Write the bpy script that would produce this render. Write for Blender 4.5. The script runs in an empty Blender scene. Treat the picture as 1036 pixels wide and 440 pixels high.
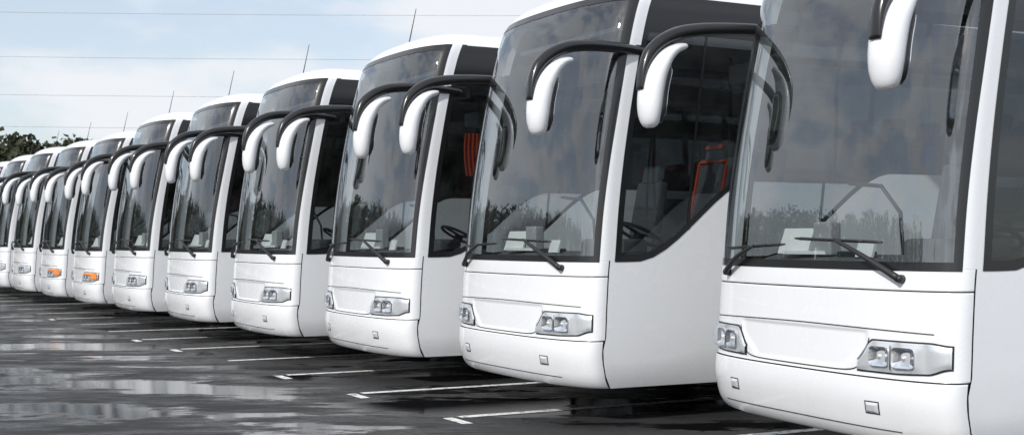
import bpy, math, random
import numpy as np
from mathutils import Vector, Matrix
random.seed(7); np.random.seed(7)
scene=bpy.context.scene
scene.view_settings.view_transform='Standard'
scene.view_settings.look='None'
scene.view_settings.exposure=0

# ---------------------------------------------------------------- materials
def new_mat(name):
    m=bpy.data.materials.new(name); m.use_nodes=True
    nt=m.node_tree
    for n in list(nt.nodes): nt.nodes.remove(n)
    out=nt.nodes.new('ShaderNodeOutputMaterial')
    return m,nt,out
def N(nt,typ,**kw):
    n=nt.nodes.new(typ)
    for k,v in kw.items():
        if k in n.inputs.keys(): n.inputs[k].default_value=v
        else: setattr(n,k,v)
    return n
def principled(name,col,rough=.5,metal=0,coat=0,noise=0.0,nscale=8,bump=0,emit=None):
    m,nt,out=new_mat(name)
    b=N(nt,'ShaderNodeBsdfPrincipled')
    b.inputs['Base Color'].default_value=(*col,1); b.inputs['Roughness'].default_value=rough
    b.inputs['Metallic'].default_value=metal; b.inputs['Coat Weight'].default_value=coat
    b.inputs['Coat Roughness'].default_value=.04
    nt.links.new(b.outputs[0],out.inputs[0])
    if noise or bump:
        tc=N(nt,'ShaderNodeTexCoord'); no=N(nt,'ShaderNodeTexNoise'); no.inputs['Scale'].default_value=nscale
        no.inputs['Detail'].default_value=6
        nt.links.new(tc.outputs['Object'],no.inputs['Vector'])
        if noise:
            r=N(nt,'ShaderNodeMapRange'); r.inputs['To Min'].default_value=1-noise; r.inputs['To Max'].default_value=1+noise
            nt.links.new(no.outputs['Fac'],r.inputs['Value'])
            mx=N(nt,'ShaderNodeMix',data_type='RGBA',blend_type='MULTIPLY'); mx.inputs['Factor'].default_value=1
            nt.links.new(r.outputs[0],mx.inputs[7]); mx.inputs[6].default_value=(*col,1)
            nt.links.new(mx.outputs[2],b.inputs['Base Color'])
        if bump:
            bp=N(nt,'ShaderNodeBump'); bp.inputs['Strength'].default_value=bump; bp.inputs['Distance'].default_value=.02
            nt.links.new(no.outputs['Fac'],bp.inputs['Height']); nt.links.new(bp.outputs[0],b.inputs['Normal'])
    return m
def paint():
    m,nt,out=new_mat('white_coach_paint')
    L=nt.links.new
    b=N(nt,'ShaderNodeBsdfPrincipled'); L(b.outputs[0],out.inputs[0])
    tc=N(nt,'ShaderNodeTexCoord'); sep=N(nt,'ShaderNodeSeparateXYZ'); L(tc.outputs['Object'],sep.inputs[0])
    no=N(nt,'ShaderNodeTexNoise'); no.inputs['Scale'].default_value=3.5; no.inputs['Detail'].default_value=8; no.inputs['Roughness'].default_value=.65
    L(tc.outputs['Object'],no.inputs['Vector'])
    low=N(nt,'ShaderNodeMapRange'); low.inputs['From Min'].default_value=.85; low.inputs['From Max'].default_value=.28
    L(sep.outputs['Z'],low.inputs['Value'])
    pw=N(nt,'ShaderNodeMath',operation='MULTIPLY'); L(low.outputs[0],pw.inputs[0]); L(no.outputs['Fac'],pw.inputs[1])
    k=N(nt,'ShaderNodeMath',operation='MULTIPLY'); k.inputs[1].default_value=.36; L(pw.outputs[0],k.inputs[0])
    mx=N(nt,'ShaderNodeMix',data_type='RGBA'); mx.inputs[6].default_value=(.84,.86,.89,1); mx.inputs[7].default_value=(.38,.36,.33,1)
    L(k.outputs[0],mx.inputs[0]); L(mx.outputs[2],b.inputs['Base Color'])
    rr=N(nt,'ShaderNodeMapRange'); rr.inputs['To Min'].default_value=.18; rr.inputs['To Max'].default_value=.36; L(no.outputs['Fac'],rr.inputs['Value'])
    L(rr.outputs[0],b.inputs['Roughness'])
    b.inputs['Coat Weight'].default_value=.6; b.inputs['Coat Roughness'].default_value=.03
    return m
def glass(name,tint,f0,wav=0.0,dust=0.0):
    m,nt,out=new_mat(name); L=nt.links.new
    tr=N(nt,'ShaderNodeBsdfTransparent'); tr.inputs[0].default_value=(*tint,1)
    gl=N(nt,'ShaderNodeBsdfGlossy'); gl.inputs['Roughness'].default_value=.012; gl.inputs[0].default_value=(.93,.97,1,1)
    lw=N(nt,'ShaderNodeLayerWeight'); lw.inputs[0].default_value=.5
    p=N(nt,'ShaderNodeMath',operation='POWER'); p.inputs[1].default_value=4.2; L(lw.outputs['Facing'],p.inputs[0])
    r=N(nt,'ShaderNodeMapRange'); r.inputs['To Min'].default_value=f0; r.inputs['To Max'].default_value=1; L(p.outputs[0],r.inputs['Value'])
    mx=N(nt,'ShaderNodeMixShader'); L(r.outputs[0],mx.inputs[0]); L(tr.outputs[0],mx.inputs[1]); L(gl.outputs[0],mx.inputs[2])
    tc=N(nt,'ShaderNodeTexCoord')
    if wav:
        no=N(nt,'ShaderNodeTexNoise'); no.inputs['Scale'].default_value=1.2; no.inputs['Detail'].default_value=1
        L(tc.outputs['Object'],no.inputs['Vector']); bp=N(nt,'ShaderNodeBump'); bp.inputs['Strength'].default_value=wav; bp.inputs['Distance'].default_value=.05
        L(no.outputs['Fac'],bp.inputs['Height']); L(bp.outputs[0],gl.inputs['Normal'])
    if dust:
        df=N(nt,'ShaderNodeBsdfDiffuse'); df.inputs[0].default_value=(.5,.5,.48,1)
        n2=N(nt,'ShaderNodeTexNoise'); n2.inputs['Scale'].default_value=5; n2.inputs['Detail'].default_value=8; n2.inputs['Roughness'].default_value=.7; L(tc.outputs['Object'],n2.inputs['Vector'])
        r2=N(nt,'ShaderNodeMapRange'); r2.inputs['From Min'].default_value=.35; r2.inputs['From Max'].default_value=.8; r2.inputs['To Max'].default_value=dust; L(n2.outputs['Fac'],r2.inputs['Value'])
        m2=N(nt,'ShaderNodeMixShader'); L(r2.outputs[0],m2.inputs[0]); L(mx.outputs[0],m2.inputs[1]); L(df.outputs[0],m2.inputs[2]); mx=m2
    L(mx.outputs[0],out.inputs[0]); return m

M_paint=paint()
M_black=principled('black_trim',(.012,.012,.013),.28,coat=.3)
M_seam=principled('panel_gap',(.02,.02,.022),.7)
M_wind=glass('windscreen_glass',(.74,.79,.80),.15,.06,.05)
M_side=glass('tinted_side_glass',(.42,.45,.46),.085,.08,.03)
M_lens=glass('headlamp_lens',(.97,.98,.99),.05)
M_rubber=principled('tyre_rubber',(.018,.018,.018),.75,noise=.3,nscale=12)
M_plastic=principled('dark_plastic',(.02,.02,.022),.45,noise=.2,nscale=20)
M_chrome=principled('reflector_chrome',(.92,.93,.95),.10,metal=1)
M_lampdark=principled('lamp_housing',(.78,.79,.81),.28,metal=.45)
M_amber=principled('amber_indicator',(.95,.28,.03),.2,coat=.6)
M_red=principled('tail_lamp_red',(.5,.02,.02),.2,coat=.5)
M_int=principled('interior_trim',(.11,.113,.12),.6,noise=.2,nscale=6)
M_intl=principled('interior_ceiling',(.36,.365,.375),.7,noise=.1,nscale=5)
M_seat=principled('seat_fabric',(.075,.08,.09),.85,noise=.4,nscale=30)
M_seatr=principled('seat_red_fabric',(.55,.06,.02),.8,noise=.3,nscale=30)
M_paper=principled('paper',(.8,.8,.78),.7,noise=.08,nscale=10)
M_mirror=principled('mirror_glass',(.8,.82,.85),.03,metal=1)
M_steel=principled('wheel_steel',(.5,.5,.52),.4,metal=.7,noise=.2)
MATS=[M_paint,M_black,M_seam,M_wind,M_side,M_lens,M_rubber,M_plastic,M_chrome,M_lampdark,M_amber,M_red,M_int,M_intl,M_seat,M_seatr,M_paper,M_mirror,M_steel]
MI={m.name:i for i,m in enumerate(MATS)}
def mi(m): return MI[m.name]

# ---------------------------------------------------------------- mesh builder
import bmesh, itertools
class MB:
    def __init__(s): s.v=[]; s.f=[]; s.m=[]; s.sm=[]
    def grid(s,fn,ns,nt,mat,smooth=True):
        b=len(s.v)
        for i in range(ns+1):
            for j in range(nt+1):
                s.v.append(tuple(fn(i/ns,j/nt)))
        for i in range(ns):
            for j in range(nt):
                a=b+i*(nt+1)+j
                s.f.append((a,a+nt+1,a+nt+2,a+1)); s.m.append(mi(mat)); s.sm.append(smooth)
    def box(s,c,h,mat,rot=None,bev=0.0):
        b=len(s.v); cx,cy,cz=c
        if bev<=0:
            P=[(x,y,z) for x in(-1,1) for y in(-1,1) for z in(-1,1)]
            vs=[Vector((p[0]*h[0],p[1]*h[1],p[2]*h[2])) for p in P]
            F=[(0,1,3,2),(4,6,7,5),(0,4,5,1),(2,3,7,6),(0,2,6,4),(1,5,7,3)]
        else:
            bm=bmesh.new(); bmesh.ops.create_cube(bm,size=2)
            for v in bm.verts: v.co=Vector((v.co.x*h[0],v.co.y*h[1],v.co.z*h[2]))
            bmesh.ops.bevel(bm,geom=list(bm.edges),offset=bev,segments=3,affect='EDGES',profile=.6)
            bm.verts.index_update()
            vs=[v.co.copy() for v in bm.verts]; F=[tuple(v.index for v in f.verts) for f in bm.faces]; bm.free()
        for v in vs:
            if rot is not None: v=rot@v
            s.v.append((v.x+cx,v.y+cy,v.z+cz))
        for f in F:
            s.f.append(tuple(b+i for i in f)); s.m.append(mi(mat)); s.sm.append(False)
    def tube(s,pts,rad,mat,n=10,caps=True,ref=(0,0,1)):
        b=len(s.v); P=[Vector(p) for p in pts]; K=len(P); ref=Vector(ref)
        for i,p in enumerate(P):
            t=(P[min(i+1,K-1)]-P[max(i-1,0)]).normalized()
            a=t.cross(ref)
            if a.length<1e-4: a=t.cross(Vector((1,0,0)))
            a.normalize(); c=a.cross(t).normalized()
            r=rad[i] if isinstance(rad,(list,tuple)) else rad
            if not isinstance(r,(list,tuple)): r=(r,r)
            for k in range(n):
                th=2*math.pi*k/n
                q=p+a*math.cos(th)*r[0]+c*math.sin(th)*r[1]
                s.v.append((q.x,q.y,q.z))
        for i in range(K-1):
            for k in range(n):
                a0=b+i*n+k; a1=b+i*n+(k+1)%n
                s.f.append((a0,a1,a1+n,a0+n)); s.m.append(mi(mat)); s.sm.append(True)
        if caps:
            s.f.append(tuple(b+k for k in range(n))[::-1]); s.m.append(mi(mat)); s.sm.append(True)
            s.f.append(tuple(b+(K-1)*n+k for k in range(n))); s.m.append(mi(mat)); s.sm.append(True)
    def mesh(s,name):
        me=bpy.data.meshes.new(name); me.from_pydata(s.v,[],s.f)
        used=sorted(set(s.m)); mp={u:i for i,u in enumerate(used)}
        for u in used: me.materials.append(MATS[u])
        me.polygons.foreach_set('material_index',[mp[x] for x in s.m])
        me.polygons.foreach_set('use_smooth',s.sm); me.update()
        return me
def spline(pts,n):
    P=[Vector(p) for p in pts]; out=[]
    for i in range(len(P)-1):
        p0=P[max(i-1,0)];p1=P[i];p2=P[i+1];p3=P[min(i+2,len(P)-1)]
        for k in range(n):
            t=k/n
            out.append(.5*((2*p1)+(p2-p0)*t+(2*p0-5*p1+4*p2-p3)*t*t+(3*p1-p0-3*p2+p3)*t**3))
    out.append(P[-1]); return out
def lerp(a,b,t): return a+(b-a)*t
def sstep(a,b,x):
    t=min(1,max(0,(x-a)/(b-a))); return t*t*(3-2*t)
def table(xs,ys):
    xs=np.array(xs,float); ys=np.array(ys,float)
    d=np.diff(ys)/np.diff(xs); m=np.zeros(len(xs)); m[0]=d[0]; m[-1]=d[-1]
    for i in range(1,len(xs)-1):
        m[i]=0 if d[i-1]*d[i]<=0 else 2*d[i-1]*d[i]/(d[i-1]+d[i])
    def raw(x):
        x=min(max(x,xs[0]),xs[-1]); i=int(min(np.searchsorted(xs,x,side='right')-1,len(xs)-2)); i=max(i,0)
        h=xs[i+1]-xs[i]; t=(x-xs[i])/h
        return float((2*t**3-3*t*t+1)*ys[i]+(t**3-2*t*t+t)*h*m[i]+(-2*t**3+3*t*t)*ys[i+1]+(t**3-t*t)*h*m[i+1])
    cache={}
    def f(x):
        k=round(x,6)
        if k not in cache: cache[k]=raw(x)
        return cache[k]
    return f
# ---------------------------------------------------------------- coach surface
PB=.30
Wf=table([.28,.34,.45,1.0,1.4,2.6,3.2,3.5,3.6,3.7,3.8,3.9,4.0],[1.225,1.258,1.275,1.275,1.27,1.24,1.215,1.19,1.15,1.06,.89,.56,0.0])
Yf=table([.28,.33,.40,.60,.70,.72,1.0,1.3,1.4,1.8,2.2,2.6,3.0,3.3,3.5,3.6,3.7,3.8,3.9,4.0],[.11,.055,.02,-.014,-.006,.012,.02,.035,.045,.075,.12,.185,.27,.35,.425,.49,.58,.74,1.0,1.35])
Df=table([.28,1.4,3.5,4.0],[.30,.32,.36,.3])
Zf=table([.28,2.4,3.5,3.6,3.7,3.8,3.9,4.0],[.28,2.4,3.61,3.71,3.79,3.85,3.883,3.893])
NN=2.5
def ys(p): return Yf(p)+Df(p)
YS0=ys(1.0)
# recessed radiator flap: shallow pressed step inside its outline
def press(x,p):
    ax=abs(x)
    hw=.69-.0*p
    if p<.735 or p>1.0 or ax>.70: return 0
    lim=lerp(.50,.69,sstep(.735,.93,p))
    return -.010*sstep(0,.035,lim-ax)*sstep(0,.02,p-.737)*sstep(0,.02,1.0-p)
def Fa_(a,p):
    th=abs(a)*math.pi/2; w=Wf(p)
    x=w*math.sin(th)**(2/NN)*(1 if a>=0 else -1)
    y=Yf(p)+Df(p)*(1-max(0,math.cos(th))**(2/NN))
    return Vector((x,y,Zf(p)))
def Fa(a,p,off=0):
    q=Fa_(a,p)
    if off:
        e=.004
        a0=max(-1,a-e);a1=min(1,a+e)
        ta=Fa_(a1,p)-Fa_(a0,p); tp=Fa_(a,min(4,p+.01))-Fa_(a,max(.28,p-.01))
        n=ta.cross(tp)
        if n.length>0: n.normalize(); q=q+n*off
    return q
def x2a(x,p):
    r=min(1,abs(x)/Wf(p)); return math.asin(r**(NN/2))*2/math.pi*(1 if x>=0 else -1)
def Fx(x,p,off=0): return Fa(x2a(x,p),p,off)
def fade(y): return 1-sstep(0,2.6,y-YS0)
def Sd(sg,y,p,off=0):
    yy=y+(ys(p)-YS0)*fade(y)
    return Vector((sg*(Wf(p)+off),yy,Zf(p)))
LEN=12.0
def sill(y): return lerp(1.39,2.10,sstep(.60,1.85,y))
ARCH=[(2.75,.56),(9.1,.56)]
def plow(y):
    r=PB
    for yc,R in ARCH:
        d=R*R-(y-yc)**2
        if d>0: r=max(r,.47+math.sqrt(d)*1.0)
    return r
WT=3.56
def AW(p): return lerp(.875,.925,sstep(1.4,2.9,p))
def ribbon_front(mb,pts,wd,off,mat,n=8):
    P=spline([(p[0],p[1],0) for p in pts],n) if len(pts)>2 else [Vector((lerp(pts[0][0],pts[1][0],i/60),lerp(pts[0][1],pts[1][1],i/60),0)) for i in range(61)]
    K=len(P)
    def fn(s,t):
        i=int(round(s*(K-1))); d=(P[min(i+1,K-1)]-P[max(i-1,0)]).normalized(); nn=Vector((-d.y,d.x,0))
        q=P[i]+nn*(t-.5)*wd; return Fx(q.x,q.y,off)
    mb.grid(fn,K-1,1,mat)
def ribbon_side(mb,sg,pts,wd,off,mat,n=8):
    P=spline([(p[0],p[1],0) for p in pts],n) if len(pts)>2 else [Vector((lerp(pts[0][0],pts[1][0],i/16),lerp(pts[0][1],pts[1][1],i/16),0)) for i in range(17)]
    K=len(P)
    def fn(s,t):
        i=int(round(s*(K-1))); d=(P[min(i+1,K-1)]-P[max(i-1,0)]).normalized(); nn=Vector((-d.y,d.x,0))
        q=P[i]+nn*(t-.5)*wd; return Sd(sg,q.x,q.y,off)
    mb.grid(fn,K-1,1,mat)

# ---- body shell
body=MB()
def fsec(p0,p1,n,ns=90,pr=False):
    def fn(s,t):
        p=lerp(p0,p1,t); e=min(t,1-t)*(p1-p0)
        o=-.0025*max(0,1-e/.008)**2
        a=lerp(-1,1,s)
        if pr: o+=press(Fa_(a,p).x,p)
        return Fa(a,p,o if o else 0)
    ts=[0,.003/(p1-p0),.008/(p1-p0),.012/(p1-p0)]+[k/n for k in range(1,n)]+[1-.012/(p1-p0),1-.008/(p1-p0),1-.003/(p1-p0),1]
    ts=sorted(set(ts)); K=len(ts)-1
    body.grid(lambda s,t:fn(s,ts[int(round(t*K))]),ns,K,M_paint)
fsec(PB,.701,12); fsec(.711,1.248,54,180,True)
fsec(1.257,1.39,4)
for a,b in((.696,.716),(1.244,1.262)):
    body.grid(lambda s,t:Fa(lerp(-1,1,s),lerp(a,b,t),-.008),90,1,M_seam)
for sg in(-1,1):
    def pil(s,t):
        p=lerp(1.39,WT,t); return Fa(sg*lerp(AW(p),1,s),p)
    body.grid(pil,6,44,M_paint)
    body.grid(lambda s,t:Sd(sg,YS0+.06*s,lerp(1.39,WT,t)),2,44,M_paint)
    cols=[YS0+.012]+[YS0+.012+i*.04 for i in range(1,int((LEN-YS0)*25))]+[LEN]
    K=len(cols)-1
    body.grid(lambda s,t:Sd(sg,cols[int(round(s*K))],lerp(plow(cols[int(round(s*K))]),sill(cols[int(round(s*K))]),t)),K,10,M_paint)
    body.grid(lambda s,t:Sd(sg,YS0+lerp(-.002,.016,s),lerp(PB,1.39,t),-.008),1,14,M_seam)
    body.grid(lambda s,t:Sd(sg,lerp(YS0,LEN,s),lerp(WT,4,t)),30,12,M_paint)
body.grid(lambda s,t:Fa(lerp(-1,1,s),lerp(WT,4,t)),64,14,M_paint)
body.grid(lambda s,t:Vector((lerp(-1,1,s)*Wf(lerp(PB,4,t)),LEN,Zf(lerp(PB,4,t)))),12,30,M_paint)
ribbon_front(body,[(-1.15,.995),(-.9,1.003),(-.45,1.012),(0,1.016),(.45,1.012),(.9,1.003),(1.15,.995)],.007,.003,M_seam)
ribbon_front(body,[(.70,.95),(.665,.84),(.61,.765),(.50,.735),(.2,.730),(-.2,.730),(-.50,.735),(-.61,.765),(-.665,.84),(-.70,.95)],.008,.003,M_seam)
ribbon_front(body,[(-.95,.385),(0,.39),(.95,.385)],.006,.003,M_seam)
for sg in(-1,1):
    for yy in (3.6,4.9,6.2,7.5): ribbon_side(body,sg,[(yy,.36),(yy,1.25)],.008,.0015,M_seam)
    ribbon_side(body,sg,[(3.6,1.25),(8.3,1.25)],.008,.0015,M_seam)
    for yc,R in ARCH:
        pts=[(yc+(R)*math.cos(a),.47+R*math.sin(a)) for a in [math.pi*k/16 for k in range(17)]]
        ribbon_side(body,sg,pts,.035,.006,M_black,n=2)
for sg in(-1,1):
    def fog(s,t):
        x=sg*lerp(.70,.80,s); p=lerp(.485,.55,t); e=min(s,1-s,t,1-t)
        return Fx(x,p,.004+.012*min(1,e*5))
    body.grid(fog,10,10,M_lampdark)
    body.grid(lambda s,t:Fx(sg*lerp(.692,.808,s),lerp(.477,.558,t),.003),6,6,M_seam)
body.grid(lambda s,t:Vector((lerp(-1.0,1.0,s),LEN+.004,lerp(2.2,3.3,t))),6,6,M_black)
for sg in(-1,1): body.box((sg*1.1,LEN+.01,1.2),(.08,.02,.25),M_red,bev=.01)
# black edging round the glass
blk=MB()
for sg in(-1,1):
    def edge(s,t):
        p=lerp(1.375,WT+.005,t); return Fa(sg*lerp(AW(p)-.075-.05*t**2,AW(p)+.006,s),p,.003)
    blk.grid(edge,5,44,M_black)
    blk.grid(lambda s,t:Sd(sg,YS0+.055+.06*s,lerp(1.38,WT+.01,t),.003),2,40,M_black)
    K2=90
    blk.grid(lambda s,t:Sd(sg,lerp(YS0+.06,LEN-.05,s),sill(lerp(YS0+.06,LEN-.05,s))+lerp(-.012,.05,t),.0035),K2,1,M_black)
    blk.grid(lambda s,t:Sd(sg,lerp(YS0+.06,LEN-.05,s),lerp(3.25,WT+.002,t),.0035),60,4,M_black)
    for yy in (2.15,3.7,5.3,6.9,8.5,10.1,11.6):
        blk.grid(lambda s,t:Sd(sg,yy+.07*s,lerp(sill(yy),3.3,t),.003),1,20,M_black)
    blk.grid(lambda s,t:Sd(sg,1.12+.03*s,lerp(sill(1.12),3.3,t),.003),1,20,M_black)
blk.grid(lambda s,t:Fa(lerp(-AW(1.4),AW(1.4),s),lerp(1.375,1.43,t),.003),60,2,M_black)
blk.grid(lambda s,t:Fa(lerp(-.93,.93,s),lerp(3.50,WT+.002,t),.003),60,2,M_black)
blk.grid(lambda s,t:Fa(lerp(-1,1,s),lerp(.28,.305,t),-.02),50,1,M_plastic)
# glass
gl=MB()
def ws(s,t):
    p=lerp(1.39,WT,t); return Fa(lerp(-AW(p),AW(p),s),p)
gl.grid(ws,64,50,M_wind)
for sg in(-1,1):
    def gs(s,t):
        y=lerp(YS0+.06,LEN,s**1.3); return Sd(sg,y,lerp(sill(y),WT,t))
    gl.grid(gs,90,24,M_side)
# headlamps
def hl_top(x): return lerp(.80,.935,sstep(.60,.74,x))-.015*sstep(1.12,1.235,x)
def hl_bot(x): return .745+.012*sstep(.9,1.2,x)+.035*sstep(1.12,1.235,x)
def make_head(amber):
    h=MB()
    for sg in(-1,1):
        X0,X1=.615,1.235
        h.grid(lambda s,t:Fx(sg*lerp(X0-.012,X1+.008,s),lerp(hl_bot(lerp(X0,X1,s))-.011,hl_top(lerp(X0,X1,s))+.011,t),.0035),50,6,M_seam)
        def refl(s,t):
            x=lerp(X0,X1,s); o=.007+.012*abs(math.sin(x*17.0))*min(1,min(t,1-t)*6)
            return Fx(sg*x,lerp(hl_bot(x),hl_top(x),t),o)
        h.grid(refl,90,8,M_lampdark)
        # rectangular reflectors with a small dark-centred bulb
        for cx,hw,hh in ((.80,.075,.060),(.975,.080,.062)):
            c=Fx(sg*cx,.842,.0); n=(Fx(sg*cx,.842,.1)-c).normalized(); q=n.to_track_quat('Z','Y').to_matrix()
            def bowl(s,t,c=c,q=q,hw=hw,hh=hh):
                th=t*2*math.pi; k=(abs(math.cos(th))**6+abs(math.sin(th))**6)**(-1/6)
                return c+q@Vector((hw*s*k*math.cos(th),hh*s*k*math.sin(th),.010+.024*s*s))
            h.grid(bowl,8,40,M_chrome)
            h.tube([c+n*.010,c+n*.026,c+n*.032],[.014,.013,.004],M_lampdark,n=14)
            for dx in(-1,1):
                pass
        h.grid(lambda s,t:Fx(sg*lerp(.883,.890,s),lerp(.765,.915,t),.030),1,4,M_seam)
        if amber:
            h.grid(lambda s,t:Fx(sg*lerp(.70,1.22,s),lerp(.875,.925,t),.036),16,3,M_amber)
            h.grid(lambda s,t:Fx(sg*lerp(1.06,1.22,s),lerp(.80,.925,t),.034),12,3,M_amber)
        def lens(s,t):
            e=min(s,1-s)*16; f=min(t,1-t)*6; o=.008+.036*math.sqrt(min(1,e))*math.sqrt(min(1,f))
            x=lerp(X0,X1,s); return Fx(sg*x,lerp(hl_bot(x),hl_top(x),t),o)
        h.grid(lens,48,12,M_lens)
    return h
# mirrors
mr=MB()
for sg in(-1,1):
    arm=spline([(1.17,.84,3.16),(1.235,.44,3.175),(1.30,.06,3.155),(1.325,-.16,3.10),(1.33,-.32,2.99),(1.33,-.405,2.85),(1.33,-.435,2.68)],6)
    arm=[Vector((p.x*sg,p.y,p.z)) for p in arm]; K=len(arm)
    mr.tube(arm,[(.042+.010*math.sin(i/(K-1)*3.1) if i<K-10 else lerp(.044,.010,(i-K+10)/9),lerp(.062,.05,(i/(K-1))**1.5)) for i in range(K)],M_black,n=14,ref=(sg,0,0))
    mr.box((sg*1.19,.78,3.16),(.03,.13,.065),M_black,bev=.02)
    sh=spline([(1.325,-.03,3.03),(1.325,-.13,3.00),(1.325,-.225,2.93),(1.325,-.295,2.82),(1.325,-.335,2.68),(1.325,-.35,2.53),(1.325,-.345,2.395)],6)
    sh=[Vector((p.x*sg,p.y,p.z)) for p in sh]; K=len(sh)
    def prof(u): return (max(.015,1-abs(2*u-1)**4.5))**.5
    mr.tube(sh,[(lerp(.035,.095,sstep(0,.7,i/(K-1)))*prof(lerp(.03,.992,i/(K-1))),lerp(.06,.125,sstep(0,.5,i/(K-1)))*prof(lerp(.03,.992,i/(K-1)))) for i in range(K)],M_paint,n=24,ref=(sg,0,0))
    sb=[p+Vector((0,.062,0)) for p in sh[15:-2]]; K=len(sb)
    mr.tube(sb,[(.040*prof(lerp(.03,.97,i/(K-1))),.112*prof(lerp(.03,.97,i/(K-1)))) for i in range(K)],M_black,n=16,ref=(sg,0,0))
    sb2=[p+Vector((0,.098,0)) for p in sh[17:-4]]; K=len(sb2)
    mr.tube(sb2,[(.008,.092*prof(lerp(.05,.95,i/(K-1)))) for i in range(K)],M_mirror,n=14,ref=(sg,0,0))
# wipers
wp=MB()
def wiper(px,pp,mx,mp,b0,b1):
    P=Fx(px,pp,.035); Mx=Fx(mx,mp,.055)
    c=Fx(px,pp,.0)
    wp.tube([c,c+(P-c)*1.4],[.028,.022],M_plastic,n=12)
    mid=(P+Mx)/2+Vector((0,-.02,.015))
    wp.tube(spline([P,mid,Mx],5),[lerp(.024,.012,i/10) for i in range(11)],M_plastic,n=8)
    pts=[Fx(lerp(b0[0],b1[0],k/12),lerp(b0[1],b1[1],k/12),.018) for k in range(13)]
    wp.tube(pts,[.006]+[.012]*11+[.006],M_plastic,n=6)
    pts=[Fx(lerp(b0[0],b1[0],k/12),lerp(b0[1],b1[1],k/12),.03+.02*math.sin(k/12*3.14)) for k in range(2,11)]
    wp.tube(pts,[.006]*9,M_plastic,n=6)
wiper(.93,1.325,.40,1.565,(-.05,1.575),(.78,1.55))
wiper(-.93,1.325,-.50,1.52,(-.98,1.50),(-.16,1.535))
# underbody + wheels
ub=MB()
ub.box((0,6.1,.64),(1.12,5.6,.26),M_plastic)
ub.box((0,.72,.42),(1.12,.25,.09),M_plastic)
for yc,R in ARCH:
    for sg in(-1,1):
        ub.tube([(sg*.93,yc,.5),(sg*.95,yc,.5),(sg*1.22,yc,.5),(sg*1.245,yc,.5)],[.46,.5,.5,.47],M_rubber,n=40)
        ub.tube([(sg*1.235,yc,.5),(sg*1.25,yc,.5)],[.29,.27],M_steel,n=32)
        ub.tube([(sg*1.25,yc,.5),(sg*1.262,yc,.5)],[.11,.09],M_plastic,n=20)
        for k in range(10):
            a=k*math.pi/5
            ub.tube([(sg*1.249,yc+.17*math.cos(a),.5+.17*math.sin(a)),(sg*1.262,yc+.17*math.cos(a),.5+.17*math.sin(a))],[.016,.014],M_plastic,n=8)
# interior
it=MB()
it.box((0,6.2,1.02),(1.2,5.6,.03),M_int)
it.box((0,6.3,3.44),(1.12,5.5,.02),M_intl)
for sg in(-1,1):
    it.box((sg*1.215,1.4,1.19),(.01,.8,.16),M_int)
    it.box((sg*1.215,7.0,1.5),(.01,4.6,.50),M_int)
    it.box((sg*.95,6.8,3.09),(.20,4.8,.09),M_intl,bev=.03)
it.box((0,1.16,3.36),(1.02,.26,.10),M_int,bev=.03)
it.box((-.5,1.10,3.18),(.42,.012,.12),M_plastic,bev=.005)
it.box((.5,1.10,3.22),(.42,.012,.08),M_plastic,bev=.005)
it.grid(lambda s,t:Vector((lerp(-1.1,1.1,s),lerp(.38,1.0,t)+.12*(lerp(-1,1,s)**2)*(1-t),1.40+.05*math.sin(t*3.1))),20,6,M_int)
it.box((0,.92,1.22),(1.12,.08,.2),M_int,bev=.03)
it.box((.62,.82,1.46),(.36,.14,.10),M_int,bev=.05)
it.box((-.55,.60,1.46),(.20,.14,.012),M_paper,rot=Matrix.Rotation(.25,3,'Z'))
it.box((-.68,.52,1.54),(.15,.01,.10),M_paper,rot=Matrix.Rotation(.15,3,'Z')@Matrix.Rotation(-.4,3,'X'))
it.box((-.38,.56,1.56),(.10,.05,.12),M_intl,bev=.02)
it.box((-.1,.60,1.45),(.12,.08,.02),M_plastic,bev=.01)
it.box((.12,.50,1.49),(.085,.01,.06),M_paper,rot=Matrix.Rotation(-.3,3,'X'))
c=Vector((.62,1.10,1.60)); R=Matrix.Rotation(math.radians(-28),3,'X')
ring=[c+R@Vector((.22*math.cos(k*math.pi/16),.22*math.sin(k*math.pi/16),0)) for k in range(33)]
it.tube(ring,.016,M_plastic,n=8,caps=False)
it.tube([c,c+R@Vector((0,0,-.35))],[.05,.04],M_plastic)
for a in(.3,math.pi-.3,-1.57): it.tube([c,c+R@Vector((.22*math.cos(a),.22*math.sin(a),0))],.015,M_plastic,n=6)
def seat(x,y,z0,red,wd=.22):
    it.box((x,y,z0+.42),(wd,.23,.065),M_seat,bev=.03)
    rt=Matrix.Rotation(math.radians(-12),3,'X')
    it.box((x,y+.26,z0+.82),(wd,.055,.38),M_seat,rot=rt,bev=.04)
    it.box((x,y+.34,z0+1.26),(wd*.62,.05,.10),M_seat,rot=rt,bev=.035)
    if red:
        for sx in(-1,1):
            it.box((x+sx*wd*.86,y+.20,z0+.84),(.010,.012,.33),M_seatr,rot=rt,bev=.004)
        it.box((x,y+.285,z0+1.30),(wd*.5,.012,.018),M_seatr,rot=rt,bev=.004)
        it.box((x,y+.265,z0+1.165),(wd*.8,.012,.012),M_seatr,rot=rt,bev=.004)
    it.box((x,y,z0+.18),(wd*.5,.12,.18),M_int)
seat(.62,1.66,1.12,True,.25)
seat(-.62,1.75,.95,False,.22)
for r in range(10):
    for x in(-.92,-.46,.46,.92): seat(x,3.0+r*.86,1.28,(r<4 and x>0) )
it.box((0,6.4,1.16),(1.18,4.9,.10),M_int)
it.tube([(.2,2.45,1.2),(.2,2.45,2.3),(.2,2.45,3.35)],.018,M_plastic,n=8)
it.tube([(-.35,1.25,1.2),(-.35,1.2,1.75),(-.5,1.15,1.95),(-.8,1.1,1.98)],.016,M_plastic,n=8)
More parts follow.
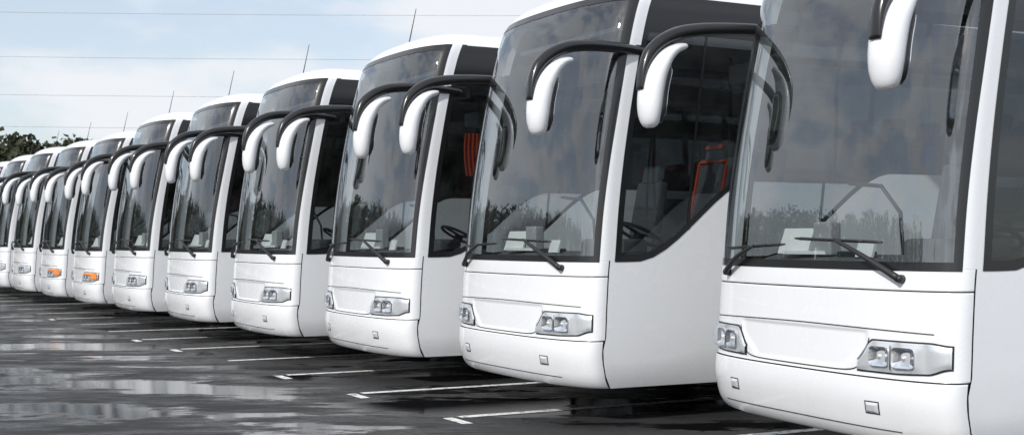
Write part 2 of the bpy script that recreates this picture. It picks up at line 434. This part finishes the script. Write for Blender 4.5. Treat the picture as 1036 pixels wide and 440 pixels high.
# pleated red curtain (only hung in one coach)
cu_=MB()
def curt(s,t):
    y=lerp(.93,1.13,s); return Vector((1.15-.03*t+.012*math.sin(s*25),y-.02*math.sin(t*3),lerp(2.25,2.72,t)))
cu_.grid(curt,30,6,M_seatr)
# roof kit
rf=MB()
rf.tube([(-.86,1.05,3.76),(-.86,1.08,3.86),(-.855,1.20,4.42)],[.022,.009,.004],M_plastic,n=6)
rf.box((0,5.0,3.91),(.55,.9,.06),M_paint,bev=.05)
rf.box((0,9.0,3.91),(.45,.6,.05),M_paint,bev=.04)

parts={'body_shell':body.mesh('coach_body'),'window_trim':blk.mesh('coach_trim'),'glazing':gl.mesh('coach_glass'),
 'door_mirrors':mr.mesh('coach_mirrors'),'wipers':wp.mesh('coach_wipers'),'chassis_and_wheels':ub.mesh('coach_chassis'),
 'interior':it.mesh('coach_interior'),'roof_antenna':rf.mesh('coach_roof')}
hl=make_head(False).mesh('coach_headlamps'); hla=make_head(True).mesh('coach_headlamps_amber'); curm=cu_.mesh('coach_curtain')
def add_bus(cx,cy,yaw,amber=False,sz=1.0,curtain=False):
    e=bpy.data.objects.new('coach_bus',None); scene.collection.objects.link(e)
    a=math.radians(yaw); R=Matrix.Rotation(a,2)
    o=R@Vector((1.275,YS0))
    e.location=(cx-o.x,cy-o.y,0); e.rotation_euler=(0,0,a); e.scale=(1,1,sz); e.empty_display_size=.5
    L_=list(parts.items())+[('headlamps',hla if amber else hl)]
    if curtain: L_.append(('curtain',curm))
    for k,me in L_:
        ob=bpy.data.objects.new(k,me); scene.collection.objects.link(ob); ob.parent=e
add_bus(2.72,7.6,-66)
cx,cy=.79,10.78
for k in range(2,13):
    add_bus(cx,cy,-62+random.uniform(-.6,.6),amber=k in(7,8),sz={7:.975,8:.985}.get(k,1.0),curtain=(k==3))
    cx-=1.765; cy+=2.92

# ---------------------------------------------------------------- ground
def ground_mat():
    m,nt,out=new_mat('wet_asphalt'); L=nt.links.new
    b=N(nt,'ShaderNodeBsdfPrincipled'); L(b.outputs[0],out.inputs[0])
    tc=N(nt,'ShaderNodeTexCoord')
    mp=N(nt,'ShaderNodeMapping'); mp.inputs['Rotation'].default_value=(0,0,math.radians(-12)); mp.inputs['Scale'].default_value=(.42,1,1); mp.inputs['Location'].default_value=(5.3,2.9,0)
    L(tc.outputs['Object'],mp.inputs[0])
    big=N(nt,'ShaderNodeTexNoise'); big.inputs['Scale'].default_value=.85; big.inputs['Detail'].default_value=10; big.inputs['Roughness'].default_value=.66
    L(mp.outputs[0],big.inputs['Vector'])
    fine=N(nt,'ShaderNodeTexNoise'); fine.inputs['Scale'].default_value=60; fine.inputs['Detail'].default_value=5; fine.inputs['Roughness'].default_value=.7
    L(tc.outputs['Object'],fine.inputs['Vector'])
    mid=N(nt,'ShaderNodeTexNoise'); mid.inputs['Scale'].default_value=2.2; mid.inputs['Detail'].default_value=9; mid.inputs['Roughness'].default_value=.68
    L(mp.outputs[0],mid.inputs['Vector'])
    pud=N(nt,'ShaderNodeMapRange',interpolation_type='SMOOTHSTEP'); pud.inputs['From Min'].default_value=.485; pud.inputs['From Max'].default_value=.54
    L(big.outputs['Fac'],pud.inputs['Value'])
    rg=N(nt,'ShaderNodeMapRange'); rg.inputs['From Min'].default_value=.40; rg.inputs['From Max'].default_value=.58; rg.inputs['To Min'].default_value=.22; rg.inputs['To Max'].default_value=.75
    L(mid.outputs['Fac'],rg.inputs['Value'])
    mr_=N(nt,'ShaderNodeMix'); L(pud.outputs[0],mr_.inputs[0]); L(rg.outputs[0],mr_.inputs[2]); mr_.inputs[3].default_value=.05
    L(mr_.outputs[0],b.inputs['Roughness'])
    col=N(nt,'ShaderNodeMix',data_type='RGBA'); col.inputs[6].default_value=(.014,.0145,.0155,1); col.inputs[7].default_value=(.055,.055,.056,1)
    L(fine.outputs['Fac'],col.inputs[0])
    col2=N(nt,'ShaderNodeMix',data_type='RGBA'); L(pud.outputs[0],col2.inputs[0]); L(col.outputs[2],col2.inputs[6]); col2.inputs[7].default_value=(.010,.010,.011,1)
    L(col2.outputs[2],b.inputs['Base Color'])
    inv=N(nt,'ShaderNodeMapRange'); inv.inputs['To Min'].default_value=.85; inv.inputs['To Max'].default_value=.02; L(pud.outputs[0],inv.inputs['Value'])
    bp=N(nt,'ShaderNodeBump'); bp.inputs['Distance'].default_value=.025; L(inv.outputs[0],bp.inputs['Strength']); L(fine.outputs['Fac'],bp.inputs['Height'])
    L(bp.outputs[0],b.inputs['Normal'])
    sp_=N(nt,'ShaderNodeMapRange'); sp_.inputs['To Min'].default_value=.36; sp_.inputs['To Max'].default_value=.80; L(pud.outputs[0],sp_.inputs['Value']); L(sp_.outputs[0],b.inputs['Specular IOR Level'])
    return m
def simple_obj(name,verts,faces,mats):
    me=bpy.data.meshes.new(name); me.from_pydata(verts,[],faces)
    for m in mats: me.materials.append(m)
    ob=bpy.data.objects.new(name,me); scene.collection.objects.link(ob); return ob
G=900
simple_obj('ground',[(-G,-G,0),(G,-G,0),(G,G,0),(-G,G,0)],[(0,1,2,3)],[ground_mat()])
mg=principled('grass',(.06,.09,.03),.9,noise=.5,nscale=2)
simple_obj('grass',[(-G,-G,.004),(-62,-G,.004),(-62,G,.004),(-G,G,.004)],[(0,1,2,3)],[mg])
def paint_line():
    m,nt,out=new_mat('road_paint'); L=nt.links.new
    b=N(nt,'ShaderNodeBsdfPrincipled'); b.inputs['Base Color'].default_value=(.78,.78,.76,1); b.inputs['Roughness'].default_value=.5
    tc=N(nt,'ShaderNodeTexCoord'); no=N(nt,'ShaderNodeTexNoise'); no.inputs['Scale'].default_value=11; no.inputs['Detail'].default_value=8; no.inputs['Roughness'].default_value=.78
    L(tc.outputs['Object'],no.inputs['Vector'])
    r=N(nt,'ShaderNodeMapRange'); r.inputs['From Min'].default_value=.39; r.inputs['From Max'].default_value=.48; L(no.outputs['Fac'],r.inputs['Value'])
    tr=N(nt,'ShaderNodeBsdfTransparent'); mx=N(nt,'ShaderNodeMixShader'); L(r.outputs[0],mx.inputs[0]); L(tr.outputs[0],mx.inputs[1]); L(b.outputs[0],mx.inputs[2]); L(mx.outputs[0],out.inputs[0])
    return m
rv=Vector((-.518,.855)); dv=Vector((.88,.475)).normalized()
V=[];Fc=[]
def quad(p,d,l,w):
    n=Vector((-d.y,d.x)); b=len(V)
    for q in(p-n*w/2,p+d*l-n*w/2,p+d*l+n*w/2,p+n*w/2): V.append((q.x,q.y,.004))
    Fc.append((b,b+1,b+2,b+3))
p=Vector((-.46,11.26))
for k in range(-3,16):
    q=p+rv*2.05*k
    quad(q,dv,14,.12)
    if k in(0,1,2,4,5,8): 
        quad(q-dv*.115,Vector((dv.y,-dv.x)),.40,.10)
simple_obj('parking_bay_markings',V,Fc,[paint_line()])

# ---------------------------------------------------------------- trees
mb_bark=principled('bark',(.09,.065,.045),.9,noise=.4,nscale=4)
def leafmat():
    m,nt,out=new_mat('foliage'); L=nt.links.new
    b=N(nt,'ShaderNodeBsdfPrincipled'); b.inputs['Roughness'].default_value=.8; b.inputs['Specular IOR Level'].default_value=.2
    tc=N(nt,'ShaderNodeTexCoord'); no=N(nt,'ShaderNodeTexNoise'); no.inputs['Scale'].default_value=.35; no.inputs['Detail'].default_value=6; L(tc.outputs['Object'],no.inputs['Vector'])
    cr=N(nt,'ShaderNodeValToRGB'); cr.color_ramp.elements[0].position=.35; cr.color_ramp.elements[0].color=(.018,.028,.016,1); cr.color_ramp.elements[1].position=.68; cr.color_ramp.elements[1].color=(.065,.070,.038,1)
    L(no.outputs['Fac'],cr.inputs[0]); L(cr.outputs[0],b.inputs['Base Color']); L(b.outputs[0],out.inputs[0]); return m
M_leaf=leafmat()
def forest(name,spots):
    V=[];F=[];Mt=[]
    for (x,y,h) in spots:
        b=len(V); r=.022*h
        lean=(random.uniform(-.4,.4),random.uniform(-.4,.4))
        for lv,(zz,rr) in enumerate(((0,r),(h*.5,r*.65),(h*.95,r*.12))):
            for k in range(6):
                a=k*math.pi/3; V.append((x+lean[0]*zz/h+rr*math.cos(a),y+lean[1]*zz/h+rr*math.sin(a),zz))
        for lv in range(2):
            for k in range(6):
                F.append((b+lv*6+k,b+lv*6+(k+1)%6,b+lv*6+6+(k+1)%6,b+lv*6+6+k)); Mt.append(0)
        conif=random.random()<.25
        nb=28
        for i in range(nb):
            u=(i+random.random())/nb; zz=h*(.18+.82*u)
            if conif: Rr=h*.20*(1-u)**.7+.35
            else: Rr=h*.27*math.sqrt(max(.02,1-(2*u-.9)**2*.8))
            a=random.uniform(0,6.283); cr=Rr*random.uniform(.3,1)
            cx_,cy_,cz_=x+cr*math.cos(a),y+cr*math.sin(a),zz+random.uniform(-.3,.3)
            b=len(V); V.extend([(x,y,zz-.4),(x,y,zz-.25),(cx_,cy_,cz_)]); F.append((b,b+1,b+2)); Mt.append(0)
            NL=14
            cc=np.array([cx_,cy_,cz_])+np.random.normal(0,1,(NL,3))*np.array([.9,.9,.5])*h/15
            u1=np.random.normal(0,1,(NL,3)); u1/=np.linalg.norm(u1,axis=1)[:,None]; u2=np.cross(u1,np.random.normal(0,1,(NL,3))); u2/=np.linalg.norm(u2,axis=1)[:,None]
            for l in range(NL):
                s=random.uniform(.25,.55)*(h/15)
                b=len(V)
                for s1,s2 in((-1,-.6),(1,-.4),(.7,.8),(-.6,.6)): V.append(tuple(cc[l]+u1[l]*s*s1+u2[l]*s*s2))
                F.append((b,b+1,b+2,b+3)); Mt.append(1)
    me=bpy.data.meshes.new(name); me.from_pydata(V,[],F); me.materials.append(mb_bark); me.materials.append(M_leaf)
    me.polygons.foreach_set('material_index',Mt); ob=bpy.data.objects.new(name,me); scene.collection.objects.link(ob)
sp=[]
for row in range(3):
    y=-110
    while y<205:
        hh=lerp(12.5,16.2,sstep(120,190,y))
        sp.append((-76-row*5+random.uniform(-2,2),y+random.uniform(-1.5,1.5),hh*random.uniform(.9,1.08))); y+=3.9
    x=-80
    while x<40:
        sp.append((x+random.uniform(-2,2),205+row*5+random.uniform(-2,2),lerp(17.4,16.5,sstep(-78,-62,x))*random.uniform(.93,1.06))); x+=3.4
forest('distant_trees',sp)

# ---------------------------------------------------------------- power lines
mc=principled('cable',(.22,.23,.25),.6); mpole=principled('weathered_wood',(.16,.12,.09),.85,noise=.3,nscale=3)
def power_lines():
    e=bpy.data.objects.new('power_line',None); scene.collection.objects.link(e)
    Y=90
    for px,zl in((13,0),(57,1),(95,2),(127,3)):
        z0=1.55+(243-px)/1300*Y
        cu=bpy.data.curves.new('cable','CURVE'); cu.dimensions='3D'; cu.bevel_depth=.010
        s=cu.splines.new('POLY'); s.points.add(30)
        for i in range(31):
            t=i/30; x=lerp(-70,75,t)
            s.points[i].co=(x,Y+zl*.4,z0+.9*((2*t-1)**2)*1.0-.25,1)
        cu.materials.append(mc); o=bpy.data.objects.new('cable',cu); scene.collection.objects.link(o); o.parent=e
    for x in(-70,75):
        bpy.ops.mesh.primitive_cone_add(vertices=12,radius1=.2,radius2=.13,depth=20,location=(x,Y+.6,10)); o=bpy.context.object; o.name='pole'; o.data.materials.append(mpole); o.parent=e
power_lines()

# ---------------------------------------------------------------- light
EL=math.radians(36); hd=Vector((-.5,-.66)).normalized()
sdir=Vector((hd.x*math.cos(EL),hd.y*math.cos(EL),math.sin(EL)))
sl=bpy.data.lights.new('sun','SUN'); sl.energy=3.15; sl.angle=math.radians(1.5); sl.color=(1,.965,.91)
so=bpy.data.objects.new('sun',sl); so.rotation_euler=sdir.to_track_quat('Z','Y').to_euler(); scene.collection.objects.link(so)
w=bpy.data.worlds.new("World"); scene.world=w; w.use_nodes=True; nt=w.node_tree
for n in list(nt.nodes): nt.nodes.remove(n)
L=nt.links.new
out=N(nt,'ShaderNodeOutputWorld'); sky=N(nt,'ShaderNodeTexSky'); sky.sky_type='NISHITA'; sky.sun_disc=False
sky.sun_elevation=EL; sky.sun_rotation=math.atan2(hd.x,hd.y)%(2*math.pi); sky.dust_density=1.2; sky.ozone_density=2.0
bg=N(nt,'ShaderNodeBackground'); bg.inputs[1].default_value=.15; L(sky.outputs[0],bg.inputs[0])
bg2=N(nt,'ShaderNodeBackground'); bg2.inputs[0].default_value=(.93,.955,1,1); bg2.inputs[1].default_value=.95
tc=N(nt,'ShaderNodeTexCoord'); mp=N(nt,'ShaderNodeMapping'); mp.inputs['Scale'].default_value=(1,1,2.6); mp.inputs['Location'].default_value=(.75,.35,.1)
L(tc.outputs['Generated'],mp.inputs[0]); no=N(nt,'ShaderNodeTexNoise'); no.inputs['Scale'].default_value=4.6; no.inputs['Detail'].default_value=9; no.inputs['Roughness'].default_value=.52
L(mp.outputs[0],no.inputs['Vector']); r=N(nt,'ShaderNodeMapRange',interpolation_type='SMOOTHSTEP'); r.inputs['From Min'].default_value=.41; r.inputs['From Max'].default_value=.58; r.inputs['To Min'].default_value=.45; r.inputs['To Max'].default_value=.98
L(no.outputs['Fac'],r.inputs['Value']); mx=N(nt,'ShaderNodeMixShader'); L(r.outputs[0],mx.inputs[0]); L(bg.outputs[0],mx.inputs[1]); L(bg2.outputs[0],mx.inputs[2]); L(mx.outputs[0],out.inputs[0])

cam=bpy.data.cameras.new('camera'); cam.lens=45.2; cam.sensor_width=36; cam.shift_y=.022; cam.clip_end=3000
cam.dof.use_dof=True; cam.dof.focus_distance=10.5; cam.dof.aperture_fstop=6.3
co=bpy.data.objects.new('camera',cam); co.location=(0,0,1.55); co.rotation_euler=(math.radians(90),0,0); scene.collection.objects.link(co); scene.camera=co
